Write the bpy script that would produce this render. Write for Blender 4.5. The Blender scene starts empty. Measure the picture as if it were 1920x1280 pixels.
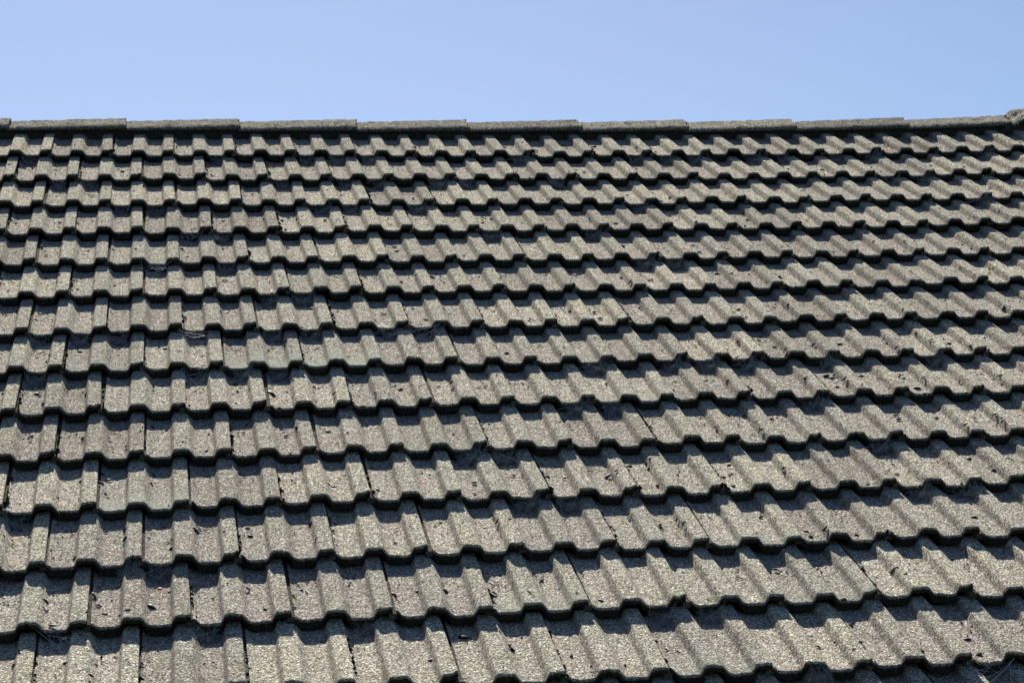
import bpy, bmesh, math, random
from mathutils import Vector, Matrix, noise
random.seed(7)
sc = bpy.context.scene
COL = sc.collection
RAD = math.radians

# ------------------------------------------------------------------ frame of the roof slope
S = 0.8                                   # metres per fitted unit
PITCH = RAD(25.0)                         # roof pitch
UP = Vector((0, math.cos(PITCH), math.sin(PITCH)))     # up the slope
NR = Vector((0, -math.sin(PITCH), math.cos(PITCH)))    # out of the slope
ORG = Vector((0, 0, 6.0))                 # first course nose, world
def W(x, v, n=0.0):                       # slope coordinates (metres) -> world
    return ORG + Vector((x, 0, 0)) + UP * v + NR * n
def Wd(x, v, n):
    return Vector((x, 0, 0)) + UP * v + NR * n

# ------------------------------------------------------------------ camera
CAMROT = [[0.99036, -0.13515, 0.03030], [-0.01514, -0.32432, -0.94583], [0.13765, 0.93625, -0.32324]]  # right, down, forward
CAMPOS = (0.689, -12.161, 3.194)
cam_d = bpy.data.cameras.new('camera')
cam = bpy.data.objects.new('camera', cam_d); COL.objects.link(cam)
r_, d_, f_ = [Wd(*a) for a in CAMROT]
m = Matrix((r_, -d_, -f_)).transposed().to_4x4()
m.translation = W(*[a * S for a in CAMPOS])
cam.matrix_world = m
cam_d.sensor_width = 36; cam_d.lens = 4738.0 / 1920 * 36
cam_d.clip_start = 0.1; cam_d.clip_end = 6000
sc.camera = cam

# ------------------------------------------------------------------ sky, sun, exposure
SUN_EL = RAD(40.5); SUN_AZ = RAD(-1.0)     # azimuth measured from the up-slope direction towards the right
w = bpy.data.worlds.new('World'); sc.world = w; w.use_nodes = True
nt = w.node_tree; bg = nt.nodes['Background']
sky = nt.nodes.new('ShaderNodeTexSky'); sky.sky_type = 'NISHITA'; sky.sun_disc = False
sky.sun_elevation = SUN_EL; sky.sun_rotation = SUN_AZ
sky.altitude = 0; sky.air_density = 0.7; sky.dust_density = 0.55; sky.ozone_density = 4.3
nt.links.new(sky.outputs[0], bg.inputs[0]); bg.inputs[1].default_value = 0.05
sd = bpy.data.lights.new('sun', 'SUN'); sd.energy = 5.0; sd.angle = RAD(0.53); sd.color = (1.0, 0.965, 0.90)
so = bpy.data.objects.new('sun', sd); COL.objects.link(so)
to_sun = Vector((math.sin(SUN_AZ) * math.cos(SUN_EL), math.cos(SUN_AZ) * math.cos(SUN_EL), math.sin(SUN_EL)))
so.rotation_euler = to_sun.to_track_quat('Z', 'Y').to_euler(); so.location = W(2, 2, 8)
vs = sc.view_settings
vs.view_transform = 'Standard'; vs.look = 'None'; vs.gamma = 1; vs.use_curve_mapping = False
vs.exposure = 1.0

# ------------------------------------------------------------------ helpers
def tag(o, label=None, cat=None, group=None, kind=None):
    if label: o['label'] = label
    if cat: o['category'] = cat
    if group: o['group'] = group
    if kind: o['kind'] = kind
    return o
def mesh_obj(name, me, parent=None, mat=None):
    o = bpy.data.objects.new(name, me); COL.objects.link(o)
    if parent: o.parent = parent
    if mat: me.materials.clear(); me.materials.append(mat)
    return o
def fbm(x, y, z, k=3):
    s = 0; a = 1
    for i in range(k):
        s += a * noise.noise(Vector((x, y, z))); x *= 2.03; y *= 2.03; z *= 2.03; a *= .5
    return s
def smooth01(a, b, t):
    t = min(1, max(0, (t - a) / (b - a))); return t * t * (3 - 2 * t)

# the slope has settled a little: height of the slope plane above its mean (metres)
SAG = (0.0097, 0.0035, 0.0110, -0.0102)
def sag(x, v):
    x /= S; v /= S
    u = max(-1.4, min(1.4, (x - 2.5) / 2.5)); q = max(-1.5, min(1.3, (v + 2) / 2))
    return S * (SAG[0]*u*u + SAG[1]*u*u*q + SAG[2]*u**3 + SAG[3]*u*q)

P = 0.15 * S; G = 0.44 * S
H = 0.041 * S                              # step from one course to the next
RH = 0.0255 * S                             # roll height above the pan
OFF = [-0.030,-0.027,-0.027,-0.028,-0.017,-0.020,0.001,0.002,0.007,0.014,0.020,0.023,0.031,0.051,0.060,0.065,0.070]
OFFS = ROWOFFS = OFF
def row_v(r): return -(r * G + OFF[min(r, 16)] * S)
def row_g(r): return (row_v(r - 1) - row_v(r)) if r > 0 else G

# ------------------------------------------------------------------ materials
def new_mat(name):
    mt = bpy.data.materials.new(name); mt.use_nodes = True
    n = mt.node_tree.nodes; l = mt.node_tree.links
    return mt, n, l, n['Principled BSDF']
def ramp(n, stops, interp='LINEAR'):
    r = n.new('ShaderNodeValToRGB'); cr = r.color_ramp; cr.interpolation = interp
    while len(cr.elements) > 1: cr.elements.remove(cr.elements[-1])
    cr.elements[0].position = stops[0][0]; cr.elements[0].color = (*stops[0][1], 1)
    for p, c in stops[1:]:
        e = cr.elements.new(p); e.color = (*c, 1)
    return r
def mixc(n, l, fac, a, b, mode='MIX'):
    x = n.new('ShaderNodeMix'); x.data_type = 'RGBA'; x.blend_type = mode
    for s_, v in ((x.inputs[0], fac), (x.inputs[6], a), (x.inputs[7], b)):
        if hasattr(v, 'links'): l.new(v, s_)
        elif isinstance(v, (int, float)): s_.default_value = v
        else: s_.default_value = (*v, 1)
    return x.outputs[2]
def mth(n, l, op, a, b=None, c=None, clamp=False):
    x = n.new('ShaderNodeMath'); x.operation = op; x.use_clamp = clamp
    for i, v in enumerate((a, b, c)):
        if v is None: continue
        if hasattr(v, 'links'): l.new(v, x.inputs[i])
        else: x.inputs[i].default_value = v
    return x.outputs[0]

def concrete(name, base=1.0, ridge=False):
    mt, n, l, b = new_mat(name)
    geo = n.new('ShaderNodeNewGeometry'); oi = n.new('ShaderNodeObjectInfo')
    tc = n.new('ShaderNodeTexCoord')
    add = n.new('ShaderNodeVectorMath'); add.operation = 'ADD'
    sc_ = n.new('ShaderNodeVectorMath'); sc_.operation = 'SCALE'; sc_.inputs[0].default_value = (31, 17, 11)
    l.new(oi.outputs['Random'], sc_.inputs[3]); l.new(tc.outputs['Object'], add.inputs[0]); l.new(sc_.outputs[0], add.inputs[1])
    V = add.outputs[0]
    def tex(kind, scale, det=2, rough=.5):
        t = n.new(kind); t.inputs['Scale'].default_value = scale
        if 'Detail' in t.inputs: t.inputs['Detail'].default_value = det; t.inputs['Roughness'].default_value = rough
        l.new(V, t.inputs['Vector']); return t
    # granules: every grain has a shade of its own
    g1 = tex('ShaderNodeTexVoronoi', 320); g1.inputs['Detail'].default_value = 0
    sep = n.new('ShaderNodeSeparateColor'); l.new(g1.outputs['Color'], sep.inputs[0])
    K = base
    grain = ramp(n, [(0, (.07*K, .066*K, .055*K)), (.28, (.20*K, .188*K, .158*K)), (.58, (.345*K, .326*K, .276*K)), (.85, (.50*K, .478*K, .415*K)), (.95, (.85*K, .82*K, .74*K)), (1, (.95*K, .92*K, .84*K))])
    l.new(sep.outputs[0], grain.inputs[0])
    hue = ramp(n, [(0, (1.09, .99, .92)), (.5, (1, 1, 1)), (1, (.95, 1.01, .99))]); l.new(sep.outputs[1], hue.inputs[0])
    c = mixc(n, l, 1.0, grain.outputs[0], hue.outputs[0], 'MULTIPLY')
    # coarser mottling
    n1 = tex('ShaderNodeTexNoise', 34, 4, .6)
    r1 = ramp(n, [(.3, (.87, .855, .85)), (.5, (1, 1, 1)), (.72, (1.10, 1.09, 1.05))]); l.new(n1.outputs[0], r1.inputs[0])
    c = mixc(n, l, 1.0, c, r1.outputs[0], 'MULTIPLY')
    n2 = tex('ShaderNodeTexNoise', 7, 3, .6)
    r2 = ramp(n, [(.33, (1.01, .965, .955)), (.5, (1, 1, 1)), (.68, (1.01, 1.015, .955))]); l.new(n2.outputs[0], r2.inputs[0])
    c = mixc(n, l, 1.0, c, r2.outputs[0], 'MULTIPLY')
    # tile to tile
    rr = ramp(n, [(0, (.86, .85, .84)), (.3, (.96, .955, .95)), (.7, (1.03, 1.03, 1.0)), (1, (1.16, 1.15, 1.09))]); l.new(oi.outputs['Random'], rr.inputs[0])
    c = mixc(n, l, 1.0, c, rr.outputs[0], 'MULTIPLY')
    # dirt washed into pits
    n3 = tex('ShaderNodeTexNoise', 85, 3, .7)
    r3 = ramp(n, [(.30, (1, 1, 1)), (.40, (0, 0, 0))]); l.new(n3.outputs[0], r3.inputs[0])
    c = mixc(n, l, mth(n, l, 'MULTIPLY', r3.outputs[0], .55), c, (.06, .055, .042))
    n4 = tex('ShaderNodeTexNoise', 15, 5, .7)
    r4 = ramp(n, [(.62, (0, 0, 0)), (.74, (1, 1, 1))]); l.new(n4.outputs[0], r4.inputs[0])
    c = mixc(n, l, mth(n, l, 'MULTIPLY', r4.outputs[0], .55), c, (.10, .088, .080))
    n6 = tex('ShaderNodeTexNoise', 11, 5, .7); n6.inputs['Distortion'].default_value = .6
    r6 = ramp(n, [(.60, (0, 0, 0)), (.70, (1, 1, 1))]); l.new(n6.outputs[0], r6.inputs[0])
    c = mixc(n, l, mth(n, l, 'MULTIPLY', r6.outputs[0], .28), c, (.50, .50, .42))
    if not ridge:
        xyz = n.new('ShaderNodeSeparateXYZ'); l.new(tc.outputs['Object'], xyz.inputs[0])
        # thin algae near the nose and on the nose face (object y runs up the slope)
        na = mth(n, l, 'MULTIPLY_ADD', n1.outputs[0], .05, -.018)
        ed = n.new('ShaderNodeMapRange'); ed.inputs[1].default_value = .030; ed.inputs[2].default_value = .0; ed.inputs[3].default_value = 0; ed.inputs[4].default_value = 1
        l.new(mth(n, l, 'ADD', xyz.outputs[1], na), ed.inputs[0])
        c = mixc(n, l, mth(n, l, 'MULTIPLY', ed.outputs[0], .35), c, (.22, .222, .185))
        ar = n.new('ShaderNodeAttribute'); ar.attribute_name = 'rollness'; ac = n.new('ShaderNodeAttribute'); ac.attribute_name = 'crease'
        tint = ramp(n, [(0, (.995, .98, 1.0)), (1, (1.0, 1.0, .985))]); l.new(ar.outputs['Fac'], tint.inputs[0])
        c = mixc(n, l, 1.0, c, tint.outputs[0], 'MULTIPLY')
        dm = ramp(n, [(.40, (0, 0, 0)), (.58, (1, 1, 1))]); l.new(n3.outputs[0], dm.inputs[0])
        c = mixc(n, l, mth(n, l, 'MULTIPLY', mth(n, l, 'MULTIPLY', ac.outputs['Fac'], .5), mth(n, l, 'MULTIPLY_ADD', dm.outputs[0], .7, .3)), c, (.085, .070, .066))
        # pale green bloom on a few tiles (strength in the object's colour)
        oc = n.new('ShaderNodeSeparateColor'); l.new(oi.outputs['Color'], oc.inputs[0])
        gr = n.new('ShaderNodeMapRange'); gr.inputs[1].default_value = .15; gr.inputs[2].default_value = .03; gr.inputs[3].default_value = 0; gr.inputs[4].default_value = 1
        l.new(mth(n, l, 'ADD', xyz.outputs[1], mth(n, l, 'MULTIPLY_ADD', n1.outputs[0], .12, -.06)), gr.inputs[0])
        c = mixc(n, l, mth(n, l, 'MULTIPLY', gr.outputs[0], mth(n, l, 'MULTIPLY', oc.outputs[0], .55)), c, (.42, .45, .36))
        # shade of the uncoated nose face, put into its colour as near-black brown
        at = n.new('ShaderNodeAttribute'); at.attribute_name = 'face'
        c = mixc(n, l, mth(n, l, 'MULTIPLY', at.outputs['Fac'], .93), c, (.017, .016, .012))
    else:
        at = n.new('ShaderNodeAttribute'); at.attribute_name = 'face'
        c = mixc(n, l, mth(n, l, 'MULTIPLY', at.outputs['Fac'], .93), c, (.017, .016, .012))  # shade of the ridge lip and underside, painted in near-black
        n5 = tex('ShaderNodeTexNoise', 16, 4, .65)
        r5 = ramp(n, [(.58, (0, 0, 0)), (.68, (1, 1, 1))]); l.new(n5.outputs[0], r5.inputs[0])
        c = mixc(n, l, mth(n, l, 'MULTIPLY', r5.outputs[0], .75), c, (.07, .068, .055))
    l.new(c, b.inputs['Base Color'])
    b.inputs['Roughness'].default_value = .95; b.inputs['Specular IOR Level'].default_value = .0
    # relief
    h1 = ramp(n, [(0, (1, 1, 1)), (.7, (0, 0, 0))]); l.new(g1.outputs['Distance'], h1.inputs[0])
    hh = mth(n, l, 'ADD', mth(n, l, 'MULTIPLY', sep.outputs[2], .8), h1.outputs[0])
    hh = mth(n, l, 'ADD', hh, mth(n, l, 'MULTIPLY', n3.outputs[0], 3.0))
    bp = n.new('ShaderNodeBump'); bp.inputs['Strength'].default_value = .9; bp.inputs['Distance'].default_value = .0016
    l.new(hh, bp.inputs['Height']); l.new(bp.outputs[0], b.inputs['Normal'])
    return mt
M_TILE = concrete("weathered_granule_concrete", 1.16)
M_RIDGE = concrete('weathered_ridge_concrete', .95, True)
def plain(name, col, rough=.9, scale=60, var=.35, spec=.1):
    mt, n, l, b = new_mat(name)
    t = n.new('ShaderNodeTexNoise'); t.inputs['Scale'].default_value = scale; t.inputs['Detail'].default_value = 4
    tc = n.new('ShaderNodeTexCoord'); l.new(tc.outputs['Object'], t.inputs['Vector'])
    r = ramp(n, [(.3, tuple(c * (1 - var) for c in col)), (.7, tuple(c * (1 + var) for c in col))]); l.new(t.outputs[0], r.inputs[0])
    l.new(r.outputs[0], b.inputs['Base Color']); b.inputs['Roughness'].default_value = rough; b.inputs['Specular IOR Level'].default_value = spec
    return mt
M_DECK = plain('black_underlay', (.012, .012, .012))
M_MORTAR = plain('dark_mossy_mortar', (.045, .047, .04), scale=45)
M_POD = plain('dark_seed_pod', (.014, .010, .008), .6, 80, .4, .3)
M_WEB = plain('dusty_cobweb', (.30, .30, .30), 1.0, 40, .35)
M_SILK = plain('bright_silk', (.6, .62, .68), .5, 20, .2, .4)
M_MOSS = plain('dark_moss_debris', (.035, .030, .020), 1.0, 90, .5)
M_LEAF = plain('dry_leaf_litter', (.050, .040, .028), .9, 60, .5)
M_ORANGE = plain('orange_petal', (.75, .30, .06), .6, 200, .2)
M_DUST = plain('web_caught_dust', (.11, .108, .10), 1.0, 60, .6)
M_WHITE = plain('white_fluff', (.75, .75, .72), .8, 90, .15)
M_GROUND = plain('dry_lawn', (.06, .075, .03), 1.0, .3, .3)

# ------------------------------------------------------------------ ground
gm = bpy.data.meshes.new('ground'); R = 3000
gm.from_pydata([(-R, -R, 0), (R, -R, 0), (R, R, 0), (-R, R, 0)], [], [(0, 1, 2, 3)])
tag(mesh_obj('ground', gm, None, M_GROUND), kind='structure')

# ------------------------------------------------------------------ the roof
roof = bpy.data.objects.new('tiled_roof', None); COL.objects.link(roof); roof.location = W(2, -3, -.1)
tag(roof, 'weathered grey-beige concrete tile roof slope under a row of ridge tiles', 'roof')
RINV = Matrix.Translation(-roof.location)
def place(o, M):                            # world matrix M for a child of the roof
    o.parent = roof; o.matrix_parent_inverse = Matrix.Identity(4); o.matrix_basis = RINV @ M

# profile across a tile: t from its left edge (m, unscaled by S), height 0..1
TW = 2 * 0.15
def prof(t):
    def roll(c, lf0, lf1, rf0, rf1):
        a = smooth01(lf0, lf1, t - c); b_ = 1 - smooth01(rf0, rf1, t - c)
        return a * b_
    h = roll(.124, -.041, -.025, .020, .050)
    h = max(h, smooth01(-.041, -.025, t - .274))
    h += .40 * (1 - smooth01(0, .022, t))
    # pans dish a little, roll tops crown a little
    h += .06 * math.cos((t - .124) / .15 * 2 * math.pi) 
    return h
TS = [0, .006, .012, .018, .026, .036, .048, .060, .070, .079, .084, .088, .092, .096, .100, .107, .116, .125, .134, .142, .147, .151, .155, .159, .163, .168, .178,
      .188, .198, .210, .220, .229, .235, .240, .245, .250, .255, .263, .272, .281, .287, .2915, .2948]
def tile_mesh(seed, fine=True):
    TT = []
    for a, b_ in zip(TS, TS[1:]):
        TT += [a, (a + b_) / 2] if fine else [a]
    TT.append(TS[-1])
    SS = [0, .0015, .004, .008, .014, .022, .034, .05, .075, .105, .14, .18, .23, .28, .33, .38, .43, .47, .50]
    e = seed * 13.7
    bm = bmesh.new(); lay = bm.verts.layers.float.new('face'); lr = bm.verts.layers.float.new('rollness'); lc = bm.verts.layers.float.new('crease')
    chips = [(random.choice((random.uniform(0, .3), .29, .01)), random.uniform(.008, .02), random.uniform(.004, .013)) for _ in range(random.randint(2, 5))]
    def nose(t):
        d = .0036 * fbm(t * 40 + e, e, 0) + .0040 * fbm(t * 150, e, 3)
        for c, wd, dp in chips: d += dp * math.exp(-((t - c) / wd) ** 2)
        return d
    def edge_x(t, s):
        k = (1 if t < .001 else 0) - (1 if t > .2945 else 0)
        return k * .0016 * (1 + fbm(s * 60, e, 5 + t))
    def top(t, s):
        rr = .0065
        z = prof(t) * RH / S
        z -= (rr - math.sqrt(max(0, rr * rr - max(0, rr - s) ** 2))) * .8
        z += .0017 * fbm(t * 30 + e, s * 30, 1, 3) + .0007 * fbm(t * 140 + e, s * 140, 2, 2)
        if t > .287: z -= .0035 * ((t - .287) / .008) ** 2
        return z
    slope = -H / G
    def add(t, s, z, f=0, ds=0):
        y = s + nose(t) * math.exp(-s / .02) + ds
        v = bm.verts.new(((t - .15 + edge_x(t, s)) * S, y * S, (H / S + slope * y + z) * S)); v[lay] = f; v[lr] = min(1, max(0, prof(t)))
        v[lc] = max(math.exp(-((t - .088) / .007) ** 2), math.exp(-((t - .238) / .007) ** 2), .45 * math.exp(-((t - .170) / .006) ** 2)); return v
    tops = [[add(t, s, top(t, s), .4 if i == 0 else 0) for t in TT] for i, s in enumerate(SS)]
    def thick(t):
        p_ = min(1, max(0, prof(t)))
        return .033 - .011 * p_ 
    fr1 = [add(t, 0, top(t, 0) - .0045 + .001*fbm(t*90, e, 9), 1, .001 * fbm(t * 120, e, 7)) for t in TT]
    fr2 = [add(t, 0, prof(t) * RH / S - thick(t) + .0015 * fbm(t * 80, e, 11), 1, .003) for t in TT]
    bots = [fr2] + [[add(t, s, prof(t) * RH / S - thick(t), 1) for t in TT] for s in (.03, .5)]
    def strip(a, b_, flip=False):
        for i in range(len(a) - 1):
            q = [a[i], a[i + 1], b_[i + 1], b_[i]]
            if flip: q.reverse()
            bm.faces.new(q)
    for i in range(len(tops) - 1): strip(tops[i], tops[i + 1])
    strip(fr1, tops[0]); strip(fr2, fr1)
    strip(bots[1], bots[0]); strip(bots[2], bots[1])
    strip(tops[-1], bots[-1])
    for k in (0, -1):                       # sides
        colt = [r[k] for r in tops]; colb = [b_[k] for b_ in bots]
        poly = [fr1[k]] + colt + [colb[2], colb[1], colb[0]]
        if k == -1: poly.reverse()
        bm.faces.new(poly)
    # interlocking flange that runs under the neighbour's roll
    fl = []
    for s in (.009, .25, .50):
        fl.append([bm.verts.new(((t - .15) * S, s * S, (H / S + slope * s + z) * S)) for t, z in ((.003, .0065), (-.018, .0065), (-.022, -.012), (.003, -.012))])
    for i in range(2):
        for k in range(4): bm.faces.new((fl[i][k], fl[i + 1][k], fl[i + 1][(k + 1) % 4], fl[i][(k + 1) % 4]))
    bm.faces.new(fl[0]); bm.faces.new(fl[2])
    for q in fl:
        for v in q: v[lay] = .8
    bmesh.ops.recalc_face_normals(bm, faces=bm.faces)
    bmesh.ops.triangulate(bm, faces=[f for f in bm.faces if len(f.verts) > 4])
    me = bpy.data.meshes.new('tile'); bm.to_mesh(me); bm.free()
    for p_ in me.polygons: p_.use_smooth = True
    me.set_sharp_from_angle(angle=RAD(50))
    me.materials.append(M_TILE)
    return me
VARS = [tile_mesh(i) for i in range(14)]

def frame_at(x, v, n=0, yaw=0, roll=0, tilt=0):   # local x right, y up-slope, z out, following the sag
    e = .05
    zx = (sag(x + e, v) - sag(x - e, v)) / (2 * e); zv = (sag(x, v + e) - sag(x, v - e)) / (2 * e)
    ax = Wd(1, 0, zx).normalized(); ay = Wd(0, 1, zv); az = ax.cross(ay).normalized(); ay = az.cross(ax)
    M = Matrix((ax, ay, az)).transposed().to_4x4()
    M.translation = W(x, v, n + sag(x, v) - H - RH * 1.05)
    return M @ Matrix.Rotation(yaw, 4, 'Z') @ Matrix.Rotation(roll, 4, 'Y') @ Matrix.Rotation(tilt, 4, 'X')

MI = cam.matrix_world.inverted(); FPX = 4738.0
def px(p):
    q = MI @ p; return 960 + FPX * q.x / -q.z, 640 - FPX * q.y / -q.z
# which tiles: joints are to the right of odd rolls in even courses and of even rolls in odd courses
NROW = 17
slots = []
for r in range(NROW):
    for c in range(-23, 61):
        if (c + r) % 2 == 0: continue
        x = (c * .15 + .026) * S - .15 * S        # tile centre
        X, Y = px(W(x, row_v(r) + G / 2))
        dist = max(0, -X, X - 1920) + max(0, Y - 1280) * 1.5
        slots.append((dist, r, c, x))
slots.sort()
GREEN = {}
near = slots[:292]; rest = slots[292:]
DXROW = [-.9, -1.9, -1.2, .4, -.7, .2, 1.1, 1.4, 1.3, 1.4, 1.6, .9, -1.9, -1.9, 0, 0, 0]
def tile_matrix(r, c, x):
    rnd = random.Random(r * 1000 + c)
    j = rnd.gauss
    x = x + DXROW[r] / 480 + max(-.004, min(.004, j(0, .0019)))
    v = row_v(r) + max(-.008, min(.008, j(0, .0036)))
    return frame_at(x, v, max(-.003, min(.004, j(.0005, .0014))), yaw=RAD(j(0, .35)), roll=RAD(j(0, .35)), tilt=RAD(j(0, .12)))
GREEN.update({(7, 7): (1.0, 'concrete tile with pale green bloom along its nose'), (7, 9): None})
def visible_tile(r, c): pass
tile_objs = {}
for d, r, c, x in sorted(near, key=lambda q: (q[1], q[2])):
    me = VARS[random.Random(r * 77 + c * 5).randrange(len(VARS))]
    o = bpy.data.objects.new('tile', me); COL.objects.link(o)
    place(o, tile_matrix(r, c, x)); o.color = (0, 0, 0, 1)
    tile_objs[(r, c)] = o
def bloom(rc, s, lab=None):
    o = tile_objs.get(rc)
    if o: o.color = (s, 0, 0, 1)
    if o and lab: o['label'] = lab
bloom((7, 8), 1.0, 'tile with pale green bloom along its nose'); bloom((7, 10), 1.0, 'tile with pale green bloom along its nose')
bloom((10, 5), .9, 'tile with grey-green bloom on its right roll'); bloom((12, 13), .6)
for k in ((9, 12), (7, 4), (8, 17), (11, 18), (2, 27), (0, 19), (12, 19), (13, 16), (5, 24), (3, 14)): bloom(k, .35)
# tiles outside the frame, joined
bm = bmesh.new()
low = []
for i in range(3):
    low.append(tile_mesh(20 + i, False))
for d, r, c, x in rest:
    M = RINV @ tile_matrix(r, c, x)
    n0 = len(bm.verts); bm.from_mesh(low[(r * 7 + c) % 3]); bm.verts.ensure_lookup_table()
    bmesh.ops.transform(bm, matrix=M, verts=bm.verts[n0:])
me = bpy.data.meshes.new('outer_tiles'); bm.to_mesh(me); bm.free()
me.materials.append(M_TILE)
o = mesh_obj('outer_tiles', me, roof); tag(o, kind='stuff')

# deck under the tiles, rear slope
def deck():
    bm = bmesh.new()
    x0, x1 = -3.0, 7.6; vt = .50 * 1; vb = row_v(NROW - 1) - .02; n = 24
    A = []; 
    for i in range(n + 1):
        x = x0 + (x1 - x0) * i / n
        row = [W(x, vb, -.115 + sag(x, vb))] + [W(x, vb + (vt - vb) * k / 8, -.115 + sag(x, vb + (vt - vb) * k / 8)) for k in range(1, 9)]
        top = row[-1]; back = top + Vector((0, 3.5, -3.5 * math.tan(PITCH)))
        row += [back, back + Vector((0, 0, -.2)), row[0] + Vector((0, 0, -.2))]
        A.append([bm.verts.new(p - roof.location) for p in row])
    for i in range(n):
        for k in range(len(A[0])):
            a = A[i]; b_ = A[i + 1]; k2 = (k + 1) % len(a)
            bm.faces.new((a[k], b_[k], b_[k2], a[k2]))
    bm.faces.new(A[0]); bm.faces.new(A[-1][::-1])
    bmesh.ops.recalc_face_normals(bm, faces=bm.faces)
    me = bpy.data.meshes.new('deck'); bm.to_mesh(me); bm.free(); return me
mesh_obj('deck', deck(), roof, M_DECK)

# ------------------------------------------------------------------ ridge
RV_EDGE = .49 * S; RV_TOP = .632 * S           # lower edge and apex of the ridge tiles along the slope
RN_EDGE = -.007 * S                             # height of the lip above the slope plane
def ridge_mesh(L, seed, big=1.0):
    bm = bmesh.new(); e = seed * 9.1; lf = bm.verts.layers.float.new('face')
    leg = (RV_TOP - RV_EDGE) * big
    # section in (along slope from apex, normal): front leg, rounded apex, back leg; y/z world frame
    a = PITCH
    sec = []
    ns = 9
    for i in range(ns): 
        q = leg * (1 - i / ns); sec.append((-q * math.cos(a), -q * math.sin(a)))
    sec += [(0, 0)]
    for i in range(1, ns + 1):
        q = leg * i / ns; sec.append((q * math.cos(a), -q * math.sin(a)))
    th = .009
    NX = 40
    outer = []; inner = []
    for i in range(NX + 1):
        t = i / NX; x = (t - .5) * L
        flare = .010 * t      # thicker collar at the right-hand end laps the next one
        ro = []; ri = []
        for k, (y, z) in enumerate(sec):
            d = .0022 * fbm(x * 30 + e, k * .9, 0) + .0020 * fbm(x * 130 + e, k * 2.1, 4)
            end = .012 * fbm(k * 1.3, e, i) if i in (0, NX) else 0
            rim = -.004 if k in (0, len(sec) - 1) else 0
            ro.append(bm.verts.new((x + end, y * (1 + .0), z + flare + d + rim)))
            ri.append(bm.verts.new((x + end, y, z - th + flare * .2 + rim)))
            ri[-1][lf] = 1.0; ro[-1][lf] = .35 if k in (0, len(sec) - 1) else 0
        outer.append(ro); inner.append(ri)
    for i in range(NX):
        for k in range(len(sec) - 1):
            bm.faces.new((outer[i][k], outer[i + 1][k], outer[i + 1][k + 1], outer[i][k + 1]))
            bm.faces.new((inner[i][k + 1], inner[i + 1][k + 1], inner[i + 1][k], inner[i][k]))
        for k in (0, -1):
            q = (outer[i][k], inner[i][k], inner[i + 1][k], outer[i + 1][k]); bm.faces.new(q)
    for i in (0, NX):
        for k in range(len(sec) - 1): bm.faces.new((outer[i][k], outer[i][k + 1], inner[i][k + 1], inner[i][k]))
    bmesh.ops.recalc_face_normals(bm, faces=bm.faces)
    me = bpy.data.meshes.new('ridge_tile'); bm.to_mesh(me); bm.free()
    for p_ in me.polygons: p_.use_smooth = True
    me.set_sharp_from_angle(angle=RAD(40)); me.materials.append(M_RIDGE)
    return me
def ridge_x(pxx):                              # invert: photo column of a point at the ridge apex
    lo, hi = -4 * S, 9 * S
    for _ in range(40):
        mid = (lo + hi) / 2
        if px(W(mid, RV_TOP, RN_EDGE + sag(mid, RV_TOP)))[0] < pxx: lo = mid
        else: hi = mid
    return lo
JX = [-410, -198, 17, 234, 445, 663, 871, 1080, 1280, 1481, 1690, 1893]
xs = [ridge_x(q) for q in JX]
for i in range(len(xs) - 1):
    a, b_ = xs[i], xs[i + 1]
    L = b_ - a + .012
    me = ridge_mesh(L, i)
    o = bpy.data.objects.new('ridge_tile', me); COL.objects.link(o)
    xm = (a + b_) / 2 - .006 + .006
    z0 = sag(a, RV_TOP); z1 = sag(b_, RV_TOP)
    p_ = W(xm, RV_TOP, RN_EDGE + (z0 + z1) / 2)
    M = Matrix.Translation(p_) @ Matrix.Rotation(-math.atan2(z1 - z0 + .003, L), 4, 'Y') @ Matrix.Rotation(RAD(random.gauss(0, .5)), 4, 'X')
    place(o, M)
# mortar bed under the lip, front face recessed
def mortar():
    bm = bmesh.new(); rows = []
    n = 420; x0 = xs[0]; x1 = xs[-1] + .5
    for i in range(n + 1):
        x = x0 + (x1 - x0) * i / n; e = RV_EDGE + .016
        rows.append([bm.verts.new(W(x, e + .004 * fbm(x * 25, k, 0), nn + sag(x, e)) - roof.location) for k, nn in enumerate((-.12, -.08, -.05, RN_EDGE - .012))]
                    + [bm.verts.new(W(x, e + .05, RN_EDGE - .010 + sag(x, e)) - roof.location)])
    for i in range(n):
        for k in range(4): bm.faces.new((rows[i][k], rows[i + 1][k], rows[i + 1][k + 1], rows[i][k + 1]))
    me = bpy.data.meshes.new('mortar_bed'); bm.to_mesh(me); bm.free(); return me
mesh_obj('mortar_bed', mortar(), roof, M_MORTAR)
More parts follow.
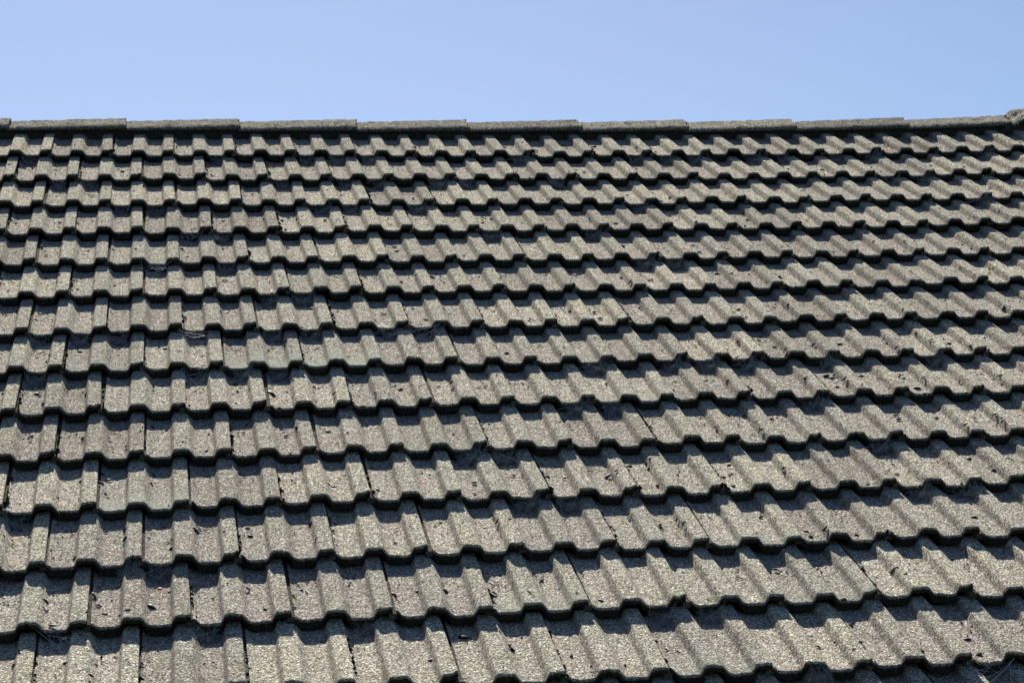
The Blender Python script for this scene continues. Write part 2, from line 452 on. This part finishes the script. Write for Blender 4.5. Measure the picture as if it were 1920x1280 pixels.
# fat cap and mortar where another ridge comes in at the right
def cap():
    x0 = ridge_x(1880); me = ridge_mesh(.50, 41, 1.25); [setattr(q, 'co', q.co + Vector((0, 0, .012 * fbm(q.co.x * 14, q.co.y * 22, 3) - .03 * max(0, 1 - (q.co.x + .25) / .05)))) for q in me.vertices]
    o = bpy.data.objects.new('ridge_cap', me); COL.objects.link(o)
    place(o, Matrix.Translation(W(x0 + .25, RV_TOP, RN_EDGE + .045 + sag(x0, RV_TOP))) @ Matrix.Rotation(RAD(-1), 4, 'Y'))
    o['label'] = 'thicker raised cap tile at the right-hand end'
    bm = bmesh.new(); bmesh.ops.create_icosphere(bm, subdivisions=5, radius=1)
    xa = ridge_x(1838)
    for v in bm.verts:
        x, y, z = v.co
        sx = math.copysign(abs(x) ** .6, x); sy = math.copysign(abs(y) ** .6, y); sz = math.copysign(abs(z) ** .7, z)
        d = 1 + .10 * fbm(x * 2.2, y * 2.2, z * 2.2 + 5, 4)
        X = x0 + .09 + sx * .15 * d; f = smooth01(xa, x0, X)
        p = W(X, RV_EDGE + .048 + sy * .062 * d, -.055 + sz * (.036 + .014 * f) * d + .014 * f + sag(X, RV_TOP))
        v.co = p - roof.location
    me = bpy.data.meshes.new('mortar_lump'); bm.to_mesh(me); bm.free(); me.materials.append(M_MORTAR)
    for p_ in me.polygons: p_.use_smooth = True
    mesh_obj('mortar_lump', me, roof)
cap()
# ------------------------------------------------------------------ things lying on the roof
PODS = [(0.1443,-1.0617,1.0),(0.1465,-1.1614,1.0),(0.1636,-1.2687,1.0),(0.3912,-1.1933,1.0),(0.631,-1.1873,1.0),(0.9994,-1.1575,1.0),(1.3788,-1.1631,1.0),(1.3794,-1.2375,1.0),(0.9965,-0.837,1.0),(1.0499,-0.1016,1.0),(1.1545,-0.8315,1.0),(1.7674,-0.8286,1.0),(1.7266,-0.8992,1.0),(2.3334,0.2304,1.0),(2.4477,-0.7811,1.0),(2.4562,-1.1835,1.0),(2.4532,-1.3074,1.0),(2.2207,-0.1968,1.0),(2.218,-0.9279,1.0),(1.9655,-1.4569,1.0),(2.4715,-1.5222,1.0),(3.1913,-0.1795,1.0),(2.7284,-1.278,1.0),(3.1023,-1.2537,1.0),(0.7693,-1.5421,1.0),(0.0284,-1.4864,1.0),(0.1674,-1.8434,1.0),(0.1559,-1.9308,1.0),(0.3028,-2.2267,1.0),(0.5648,-2.2211,1.0),(0.6332,-2.2807,1.0),(0.3318,-2.6456,1.0),(0.1877,-2.6017,1.0),(0.2096,-2.7222,1.0),(0.3287,-2.9788,1.0),(0.5225,-2.8769,1.0),(0.7468,-1.9079,1.0),(0.7709,-2.5436,1.0),(0.6332,-3.6602,1.4),(0.7731,-3.7014,1.0),(0.4538,-3.7272,1.0),(0.5693,-3.7869,1.0),(0.5205,-4.1243,1.5),(0.3945,-4.0979,1.0),(0.4095,-4.1563,1.0),(0.4462,-4.1719,1.0),(0.2685,-4.0826,1.0),(0.2889,-4.2229,1.0),(0.5659,-4.0175,1.0),(0.7543,-4.0231,1.0),(0.3256,-4.3895,1.0),(0.3826,-4.0536,1.0),(0.3852,-4.5106,1.0),(0.407,-3.2758,1.0),(0.3878,-3.2392,1.0),(0.3879,-3.3227,1.0),(0.7565,-3.2566,1.0),(1.1247,-3.2355,1.0),(1.234,-3.2558,1.0),(1.392,-3.3968,1.0),(0.9947,-3.3889,1.0),(1.0098,-3.4002,1.0),(1.1218,-3.4402,1.0),(1.4153,-3.6908,1.0),(1.1656,-4.0837,1.0),(1.2359,-4.0912,1.0),(1.3525,-4.1192,1.0),(0.86,-4.1472,1.0),(1.1069,-4.1206,1.0),(1.7657,-3.376,1.4),(1.1641,-4.4686,1.6),(1.0455,-4.4384,1.0),(1.2533,-4.3264,1.7),(1.3518,-4.4086,1.0),(0.8167,-4.4012,1.0),(1.8385,-3.7413,1.0),(1.8975,-3.7619,1.0),(1.6053,-4.1924,1.0),(1.4087,-4.5019,1.0),(1.3566,-4.4197,1.0),(2.2161,-3.8062,1.0),(2.2568,-3.8408,1.0),(2.6939,-3.7362,1.0),(2.0873,-4.0088,1.0),(2.3744,-4.0833,1.8),(2.3258,-4.1001,1.0),(2.3821,-4.1399,1.0),(2.3758,-4.3742,1.0),(2.447,-4.4644,1.0),(2.6105,-2.3269,1.0),(2.702,-2.3087,1.0),(2.8526,-2.2861,1.0),(2.8544,-2.4206,1.0),(2.9828,-2.3662,1.0),(2.4968,-2.6702,1.0),(2.5857,-2.5846,1.5),(2.597,-2.6121,1.0),(2.6106,-2.5892,1.0),(2.6166,-2.6869,1.0),(2.5861,-2.7152,1.0),(2.6949,-2.5946,1.0),(2.8195,-2.633,1.0),(2.8588,-2.7022,1.0),(2.8244,-2.7571,1.4),(3.1006,-2.7075,1.0),(2.3262,-2.9467,1.0),(2.7082,-2.9349,1.0),(2.7024,-2.9822,1.0),(2.8196,-2.9761,1.0),(2.8581,-3.1277,1.0),(2.9792,-3.0291,1.0),(2.9793,-3.1025,1.0),(2.5693,-3.4273,1.0),(2.8175,-3.2995,1.0),(1.9741,-1.5188,1.0),(2.1292,-1.893,1.0),(1.9688,-1.9376,1.0),(1.9736,-2.023,1.0),(2.3737,-2.2884,1.0),(2.2237,-1.6026,1.0),(2.1337,-1.6848,1.0),(2.5007,-1.6169,1.0),(2.4554,-1.9317,1.0),(2.2553,-2.6721,1.0),(2.2562,-3.1101,1.0),(2.1346,-3.0584,1.0),(2.0777,-2.9948,1.0),(1.0447,-1.8352,1.0),(1.2335,-1.8231,1.0),(1.2772,-1.9261,1.0),(1.4022,-2.0171,1.0),(1.4753,-1.8763,1.0),(1.3604,-1.5983,1.0),(1.4152,-1.5589,1.0),(1.3551,-2.2786,1.0),(1.056,-2.7301,1.0),(1.2623,-2.639,1.0),(1.1768,-2.7379,1.0),(1.4151,-2.6259,1.0),(0.8751,-2.6755,2.0),(1.0215,-2.967,1.0),(1.1201,-2.9193,1.0),(1.1007,-1.9096,1.0)]
WEBS = [(0.0561,0,0),(0.1762,1,1),(0.2971,1,0),(0.7891,0,0),(0.4194,2,0),(0.5458,2,0),(0.7658,3,1),(0.5432,4,2),(0.6609,3,2),(0.7792,4,1),(1.2583,0,3),(1.3886,0,3),(1.1372,0,0),(1.2709,1,0),(1.3979,1,0),(1.6247,1,1),(1.7329,1,1),(1.1532,2,0),(1.256,2,1),(1.5075,2,3),(1.7434,3,1),(1.0242,1,0),(1.9951,0,1),(2.4666,0,0),(2.5949,0,0),(2.7112,0,3),(2.085,1,3),(2.3501,2,1),(2.1132,3,1),(2.3406,4,1),(2.9553,0,0),(3.0747,0,0),(3.3022,0,1),(3.4556,0,1),(3.926,0,0),(3.44,1,0),(3.5599,1,0),(3.7025,2,3),(0.1711,6,0),(0.301,6,3),(0.419,6,1),(0.6603,6,2),(0.1791,7,1),(0.6675,7,2),(0.799,7,3),(0.9106,5,0),(1.0239,5,3),(0.9033,6,1),(1.025,6,0),(1.2756,6,3),(1.3958,6,2),(0.9041,7,1),(1.8804,7,3),(2.1214,7,1),(2.2376,7,3),(2.3618,7,1),(1.7652,8,1),(1.8692,8,1),(2.2402,4,1),(2.963,7,1),(2.6153,7,0),(2.5883,9,1),(2.4769,8,0),(2.5998,10,1),(2.7284,10,0),(0.1702,10,0),(0.4621,11,1),(0.5406,11,3),(1.3998,9,1),(1.5001,9,1),(1.5138,10,1),(1.6261,10,3),(0.3033,12,2),(0.6515,12,0),(1.0269,12,0),(1.8663,12,1),(1.7473,12,1),(2.444,13,2),(2.0426,13,1)]
PETALS = [(0.3646, -3.9414), (0.6252, -4.1892), (0.5401, -3.987), (0.9187, -1.7277), (1.3811, -3.4842), (2.9598, -2.8155), (2.2591, -2.4286)]
CHIPS = [(0.9357, -3.7806), (2.7442, 0.001), (2.0831, -0.3404), (2.4943, -2.4822), (1.232, 0.023), (1.7738, -2.815), (3.197, -2.2541), (2.4889, -4.0428)]
NTH = ['first','second','third','fourth','fifth','sixth','seventh','eighth','ninth','tenth','eleventh','twelfth','thirteenth','fourteenth','fifteenth','sixteenth','seventeenth','eighteenth','nineteenth','twentieth']
def which(x, v):                             # course index and tile roll index under a point
    r = next((k for k in range(NROW) if v >= row_v(k) - 1e-6), NROW - 1)
    c = math.ceil((x / S - .026) / .15 - 1e-6)
    if (c + r) % 2 == 0: c += 1
    return r, c
def nth_tile(r, c):                          # counted from the left edge of the photograph
    k = 0
    for cc in range(c, c - 60, -2):
        if px(W(((cc * .15) + .026) * S, row_v(r)))[0] < 12: break
        k += 1
    return max(1, k)
def surf(x, v):
    r, c = which(x, v)
    t = x / S - (c * .15 + .026) + .30
    s = (v - row_v(r)) / S
    return sag(x, v) + (-H / G * s + prof(min(.294, max(0, t))) * RH / S) * S - RH * 1.05
def on_tile(x, v, lift, yaw):
    M = frame_at(x, v); M.translation = W(x, v, surf(x, v) + lift)
    e = .006
    return M @ Matrix.Rotation(-math.atan2(surf(x + e, v) - surf(x - e, v), 2 * e), 4, 'Y') @ Matrix.Rotation(-H / G, 4, 'X') @ Matrix.Rotation(yaw, 4, 'Z')
def label_set(items, noun, tail, words=None):
    """items: (object, r, c, x). Gives each its own label by tile and course."""
    d = {}
    for it in items: d.setdefault((it[1], it[2]), []).append(it)
    for (r, c), l in d.items():
        l.sort(key=lambda q: q[3])
        names = {1: [''], 2: ['left ', 'right '], 3: ['leftmost ', 'middle ', 'rightmost '], 4: ['leftmost ', 'second ', 'third ', 'rightmost ']}.get(len(l)) or [NTH[i] + ' ' for i in range(len(l))]
        for nm, it in zip(names, l):
            it[0]['label'] = f"{nm}{noun} {tail} {NTH[min(19, nth_tile(r, c) - 1)]} tile from left, {NTH[r]} course below ridge"

def pod_mesh(seed):
    bm = bmesh.new(); bmesh.ops.create_icosphere(bm, subdivisions=2, radius=1)
    for v in bm.verts:
        x, y, z = v.co
        k = 1 + .22 * fbm(x * 1.3 + seed, y * 1.3, z * 1.3)
        taper = 1 - .35 * max(0, x)
        v.co = Vector((x * .0085 * k, y * .0040 * k * taper, (z * .0030 * k * taper) * (1 if z > 0 else .7)))
    me = bpy.data.meshes.new('seed_pod'); bm.to_mesh(me); bm.free()
    for p_ in me.polygons: p_.use_smooth = True
    me.materials.append(M_POD); return me
PM = [pod_mesh(i * 3.3) for i in range(6)]
rnd = random.Random(5); items = []
for x, v, k in PODS:
    o = bpy.data.objects.new('seed_pod', PM[rnd.randrange(6)]); COL.objects.link(o)
    sz = k * rnd.uniform(.95, 1.3)
    o.matrix_world = on_tile(x, v, .0008 + .0017 * sz, rnd.uniform(-.9, .5)) @ Matrix.Scale(sz, 4)
    tag(o, None, 'seed pod', 'dark seed pods scattered on the tiles')
    r, c = which(x, v); items.append((o, r, c, x))
label_set(items, 'dark seed pod', 'on')

# small things with colour
def blob(name, x, v, size, mat, label, cat, flat=.4, seed=0, long=1.0, lift=.002):
    bm = bmesh.new(); bmesh.ops.create_icosphere(bm, subdivisions=2, radius=1)
    for q in bm.verts:
        k = 1 + .35 * fbm(q.co.x * 1.5 + seed, q.co.y * 1.5, q.co.z * 1.5)
        q.co = Vector((q.co.x * size * long * k, q.co.y * size * k, q.co.z * size * flat * k))
    me = bpy.data.meshes.new(name); bm.to_mesh(me); bm.free(); me.materials.append(mat)
    for p_ in me.polygons: p_.use_smooth = True
    o = bpy.data.objects.new(name, me); COL.objects.link(o); o.matrix_world = on_tile(x, v, lift, seed)
    return tag(o, label, cat)
PL = ['small orange petal in the shade near a big cobweb at lower left', 'orange petal caught in the tile joint at lower left',
      'pale yellow-orange petal on a sunlit pan at lower left', 'orange ringed petal hanging in a cobweb left of centre',
      'orange-pink fleck on a tile nose right below the centre', 'orange petal on the tile nose near the right edge',
      'tiny orange fleck at a roll nose right of the centre']
PSZ = [.0045, .0045, .006, .0055, .0055, .006, .0035]
for i, (x, v) in enumerate(PETALS): blob('petal', x, v, PSZ[i], M_ORANGE, PL[i], 'petal', .35, i * 1.7)
CL = ['pale grey twig stub lying aslant on a lower tile', 'white fluff in the shadow of the top course', 'white speck in a cobweb under the second course near mid-width',
      None, 'whitish feather wisp under the top course left of centre', None, 'white dropping speck near the right edge', 'pale chip on a sunlit tile nose at lower right']
for i, (x, v) in enumerate(CHIPS):
    if CL[i]: blob('pale_speck' if i else 'twig_stub', x, v, (.0032, .005, .004, 0, .006, 0, .004, .004)[i], M_WHITE, CL[i], 'twig' if i == 0 else 'speck', .4, i * 1.3 - .3, 3.2 if i in (0,) else 1.5)

# cobwebs strung from the tile noses to the tiles below
def web_mesh(x, r, kind, seed):
    rn = random.Random(seed); V = []; F = []
    vn = row_v(r)
    def strand(a, b_, rad, slack):
        n = 5; ps = []
        for i in range(n + 1):
            t = i / n; p_ = a.lerp(b_, t); p_ = p_ + Vector((0, 0, -slack * 4 * t * (1 - t))); ps.append(p_)
        d = (b_ - a).normalized(); u = d.orthogonal().normalized(); w_ = d.cross(u)
        base = len(V)
        for p_ in ps:
            for k in range(3):
                an = k * 2.094; V.append(p_ + (u * math.cos(an) + w_ * math.sin(an)) * rad)
        for i in range(n):
            for k in range(3):
                k2 = (k + 1) % 3
                F.append((base + i * 3 + k, base + i * 3 + k2, base + (i + 1) * 3 + k2, base + (i + 1) * 3 + k))
    wd = rn.uniform(.030, .042) if kind != 2 else rn.uniform(.05, .075)
    def top_pt():
        xx = x + rn.uniform(-wd, wd); return W(xx, vn - .002, surf(xx, vn + .003) - rn.uniform(.004, .022))
    def low_pt():
        xx = x + rn.uniform(-wd, wd); dv = rn.uniform(.012, .075)
        return W(xx, vn - dv, surf(xx, vn - dv) + rn.uniform(.0, .003))
    n = {0: 34, 1: 60, 2: 9, 3: 70}[kind]
    for i in range(n):
        strand(top_pt(), low_pt(), rn.uniform(.00015, .00035), rn.uniform(0, .006))
    for i in range(n // 2):
        a = top_pt(); b_ = top_pt() if rn.random() < .5 else low_pt(); strand(a.lerp(low_pt(), .5), b_.lerp(low_pt(), .5), rn.uniform(.00015, .00035), rn.uniform(0, .006))
    for i in range({0: 1, 1: 2, 2: 3, 3: 4}[kind]):   # long stray threads
        a = top_pt(); xx = x + rn.uniform(-.11, .11); dv = rn.uniform(.03, .08)
        strand(a, W(xx, vn - dv, surf(xx, vn - dv) + .004), rn.uniform(.0003, .0006), .003)
    if kind in (0, 1, 3):                     # matted dust in the web: ragged hammock
        nx, ny = 9, 5; base = len(V)
        for j in range(ny):
            for i in range(nx):
                a = i / (nx - 1); b_ = j / (ny - 1)
                xx = x + (a - .5) * 1.5 * wd
                hi = W(xx, vn - .004, surf(xx, vn + .003) - .012); dv = .048 + .01 * rn.random(); lo = W(xx, vn - dv, surf(xx, vn - dv) + .003)
                V.append(hi.lerp(lo, b_) + Vector((0, 0, -.008 * 4 * b_ * (1 - b_) + .003 * rn.gauss(0, 1))))
        for j in range(ny - 1):
            for i in range(nx - 1):
                if rn.random() < (.6 if kind else .4): 
                    q = base + j * nx + i; F.append((q, q + 1, q + nx + 1, q + nx) if rn.random() < .5 else (q, q + 1, q + nx))
    me = bpy.data.meshes.new('cobweb'); me.from_pydata([tuple(p_) for p_ in V], [], F)
    me.materials.append(M_SILK if kind in (2,) else M_WEB)
    me.materials.append(M_DUST)
    for p_ in me.polygons:
        if kind != 2 and p_.vertices[0] >= base: p_.material_index = 1
    return me
items = []
for i, (x, r, kind) in enumerate(WEBS):
    me = web_mesh(x, r, kind, i)
    org = W(x, row_v(r) - .03)
    me.transform(Matrix.Translation(-org))
    o = bpy.data.objects.new('cobweb', me); COL.objects.link(o); o.location = org
    tag(o, None, 'cobweb', 'cobwebs strung under the tile noses')
    c = which(x, row_v(r) + .01)[1]; items.append((o, r, c, x))
label_set(items, 'dusty cobweb', 'under')

# litter: flakes of leaf and bark, and moss lumps caught in the joints
def scatter(name, n, gen, mat):
    V = []; F = []
    for i in range(n):
        g = gen()
        if g is None: continue
        M, pts, fs = g; b_ = len(V)
        V += [tuple(M @ Vector(p_)) for p_ in pts]; F += [tuple(b_ + q for q in f) for f in fs]
    me = bpy.data.meshes.new(name); me.from_pydata(V, [], F); me.materials.append(mat)
    o = bpy.data.objects.new(name, me); COL.objects.link(o); tag(o, kind='stuff'); return o
rs = random.Random(11)
def inview(x, v): 
    X, Y = px(W(x, v)); return -60 < X < 1980 and Y < 1330
def flake():
    x = rs.uniform(-.3, 5.4) * S; r = rs.randrange(0, 15)
    if rs.random() < .6:                     # at the head of the exposed pan, against the shade line
        s = row_g(r) * rs.uniform(.50, .80); 
        c = round(x / S / .15); x = (c * .15 + rs.uniform(.035, .10)) * S
    else: s = rs.uniform(.01, .3)
    if r > 9 and rs.random() < .4: return None
    if noise.noise(Vector((x * 1.7, r * .9, 3))) < -.12 and rs.random() < .8: return None
    v = row_v(r) + s
    if v > RV_EDGE - .01 or not inview(x, v): return None
    L = rs.uniform(.0026, .0095); w_ = L * rs.uniform(.25, .5); h = L * .25
    M = on_tile(x, v, .0024, rs.uniform(0, 6.28)) @ Matrix.Rotation(rs.uniform(-.5, .5), 4, 'Y')
    return M, [(-L, 0, 0), (0, -w_, .0004), (L, 0, h), (0, w_, .0004), (0, 0, h)], [(0, 1, 4), (1, 2, 4), (2, 3, 4), (3, 0, 4), (0, 3, 2, 1)]
tag(scatter('leaf_litter', 7000, flake, M_LEAF), 'tiny dry leaf and bark flakes scattered over the tile pans', 'leaf litter')
def lump():
    r = rs.randrange(0, 15); c = rs.randrange(-2, 37)
    if (c + r) % 2 == 0: c += 1
    if noise.noise(Vector((c * .71, r * .83, 7))) < -.05: return None
    x = (c * .15 + .0265 + rs.gauss(0, .0022)) * S + DXROW[r] / 480; s = rs.uniform(.0, .30)
    v = row_v(r) + s
    if v > RV_EDGE - .01 or not inview(x, v): return None
    M = frame_at(x, v); M.translation = W(x, v, sag(x, v) - RH + rs.uniform(.002, .010) - H / G * s)
    a = rs.uniform(.0022, .0060) * (1.8 if rs.random() < .08 else 1)
    pts = [(a, 0, 0), (-a, 0, 0), (0, a * 1.5, 0), (0, -a * 1.5, 0), (0, 0, a), (0, 0, -a)]
    pts = [tuple(q + rs.uniform(-.0008, .0008) for q in p_) for p_ in pts]
    return M, pts, [(0, 2, 4), (2, 1, 4), (1, 3, 4), (3, 0, 4), (2, 0, 5), (1, 2, 5), (3, 1, 5), (0, 3, 5)]
tag(scatter('joint_moss', 5200, lump, M_MOSS), 'dark moss crumbs packed in the joints between tiles', 'moss')

def clump():
    r = rs.randrange(0, 14); c = rs.randrange(0, 36)
    k = noise.noise(Vector((c * .23, r * .41, 12)))
    if k < 0.02 and rs.random() < .8: return None
    x = (c * .15 + rs.choice((-.035, -.04, .045, .05, .075)) + rs.gauss(0, .008)) * S
    s_ = row_g(r) * (rs.uniform(.45, .78) if rs.random() < .65 else rs.uniform(.0, .45)); v = row_v(r) + s_
    if v > RV_EDGE - .03 or not inview(x, v): return None
    M = on_tile(x, v, .0015, rs.uniform(0, 6.28))
    a = rs.uniform(.0022, .0052) * (1.5 if rs.random() < .15 else 1); pts = []; fs = []
    n = 7
    for j, (rr, zz) in enumerate(((1.0, -.2), (.75, .35))):
        for i in range(n):
            q = i / n * 6.283; k2 = rs.uniform(.7, 1.3); pts.append((a * 1.5 * rr * k2 * math.cos(q), a * rr * k2 * math.sin(q), a * zz * rs.uniform(.7, 1.3)))
    pts.append((0, 0, a * .6))
    for i in range(n):
        i2 = (i + 1) % n; fs += [(i, i2, n + i2, n + i), (n + i, n + i2, 2 * n)]
    return M, pts, fs
tag(scatter('moss_clumps', 1100, clump, M_MOSS), 'dark moss and soil clumps lying in the tile troughs', 'moss')
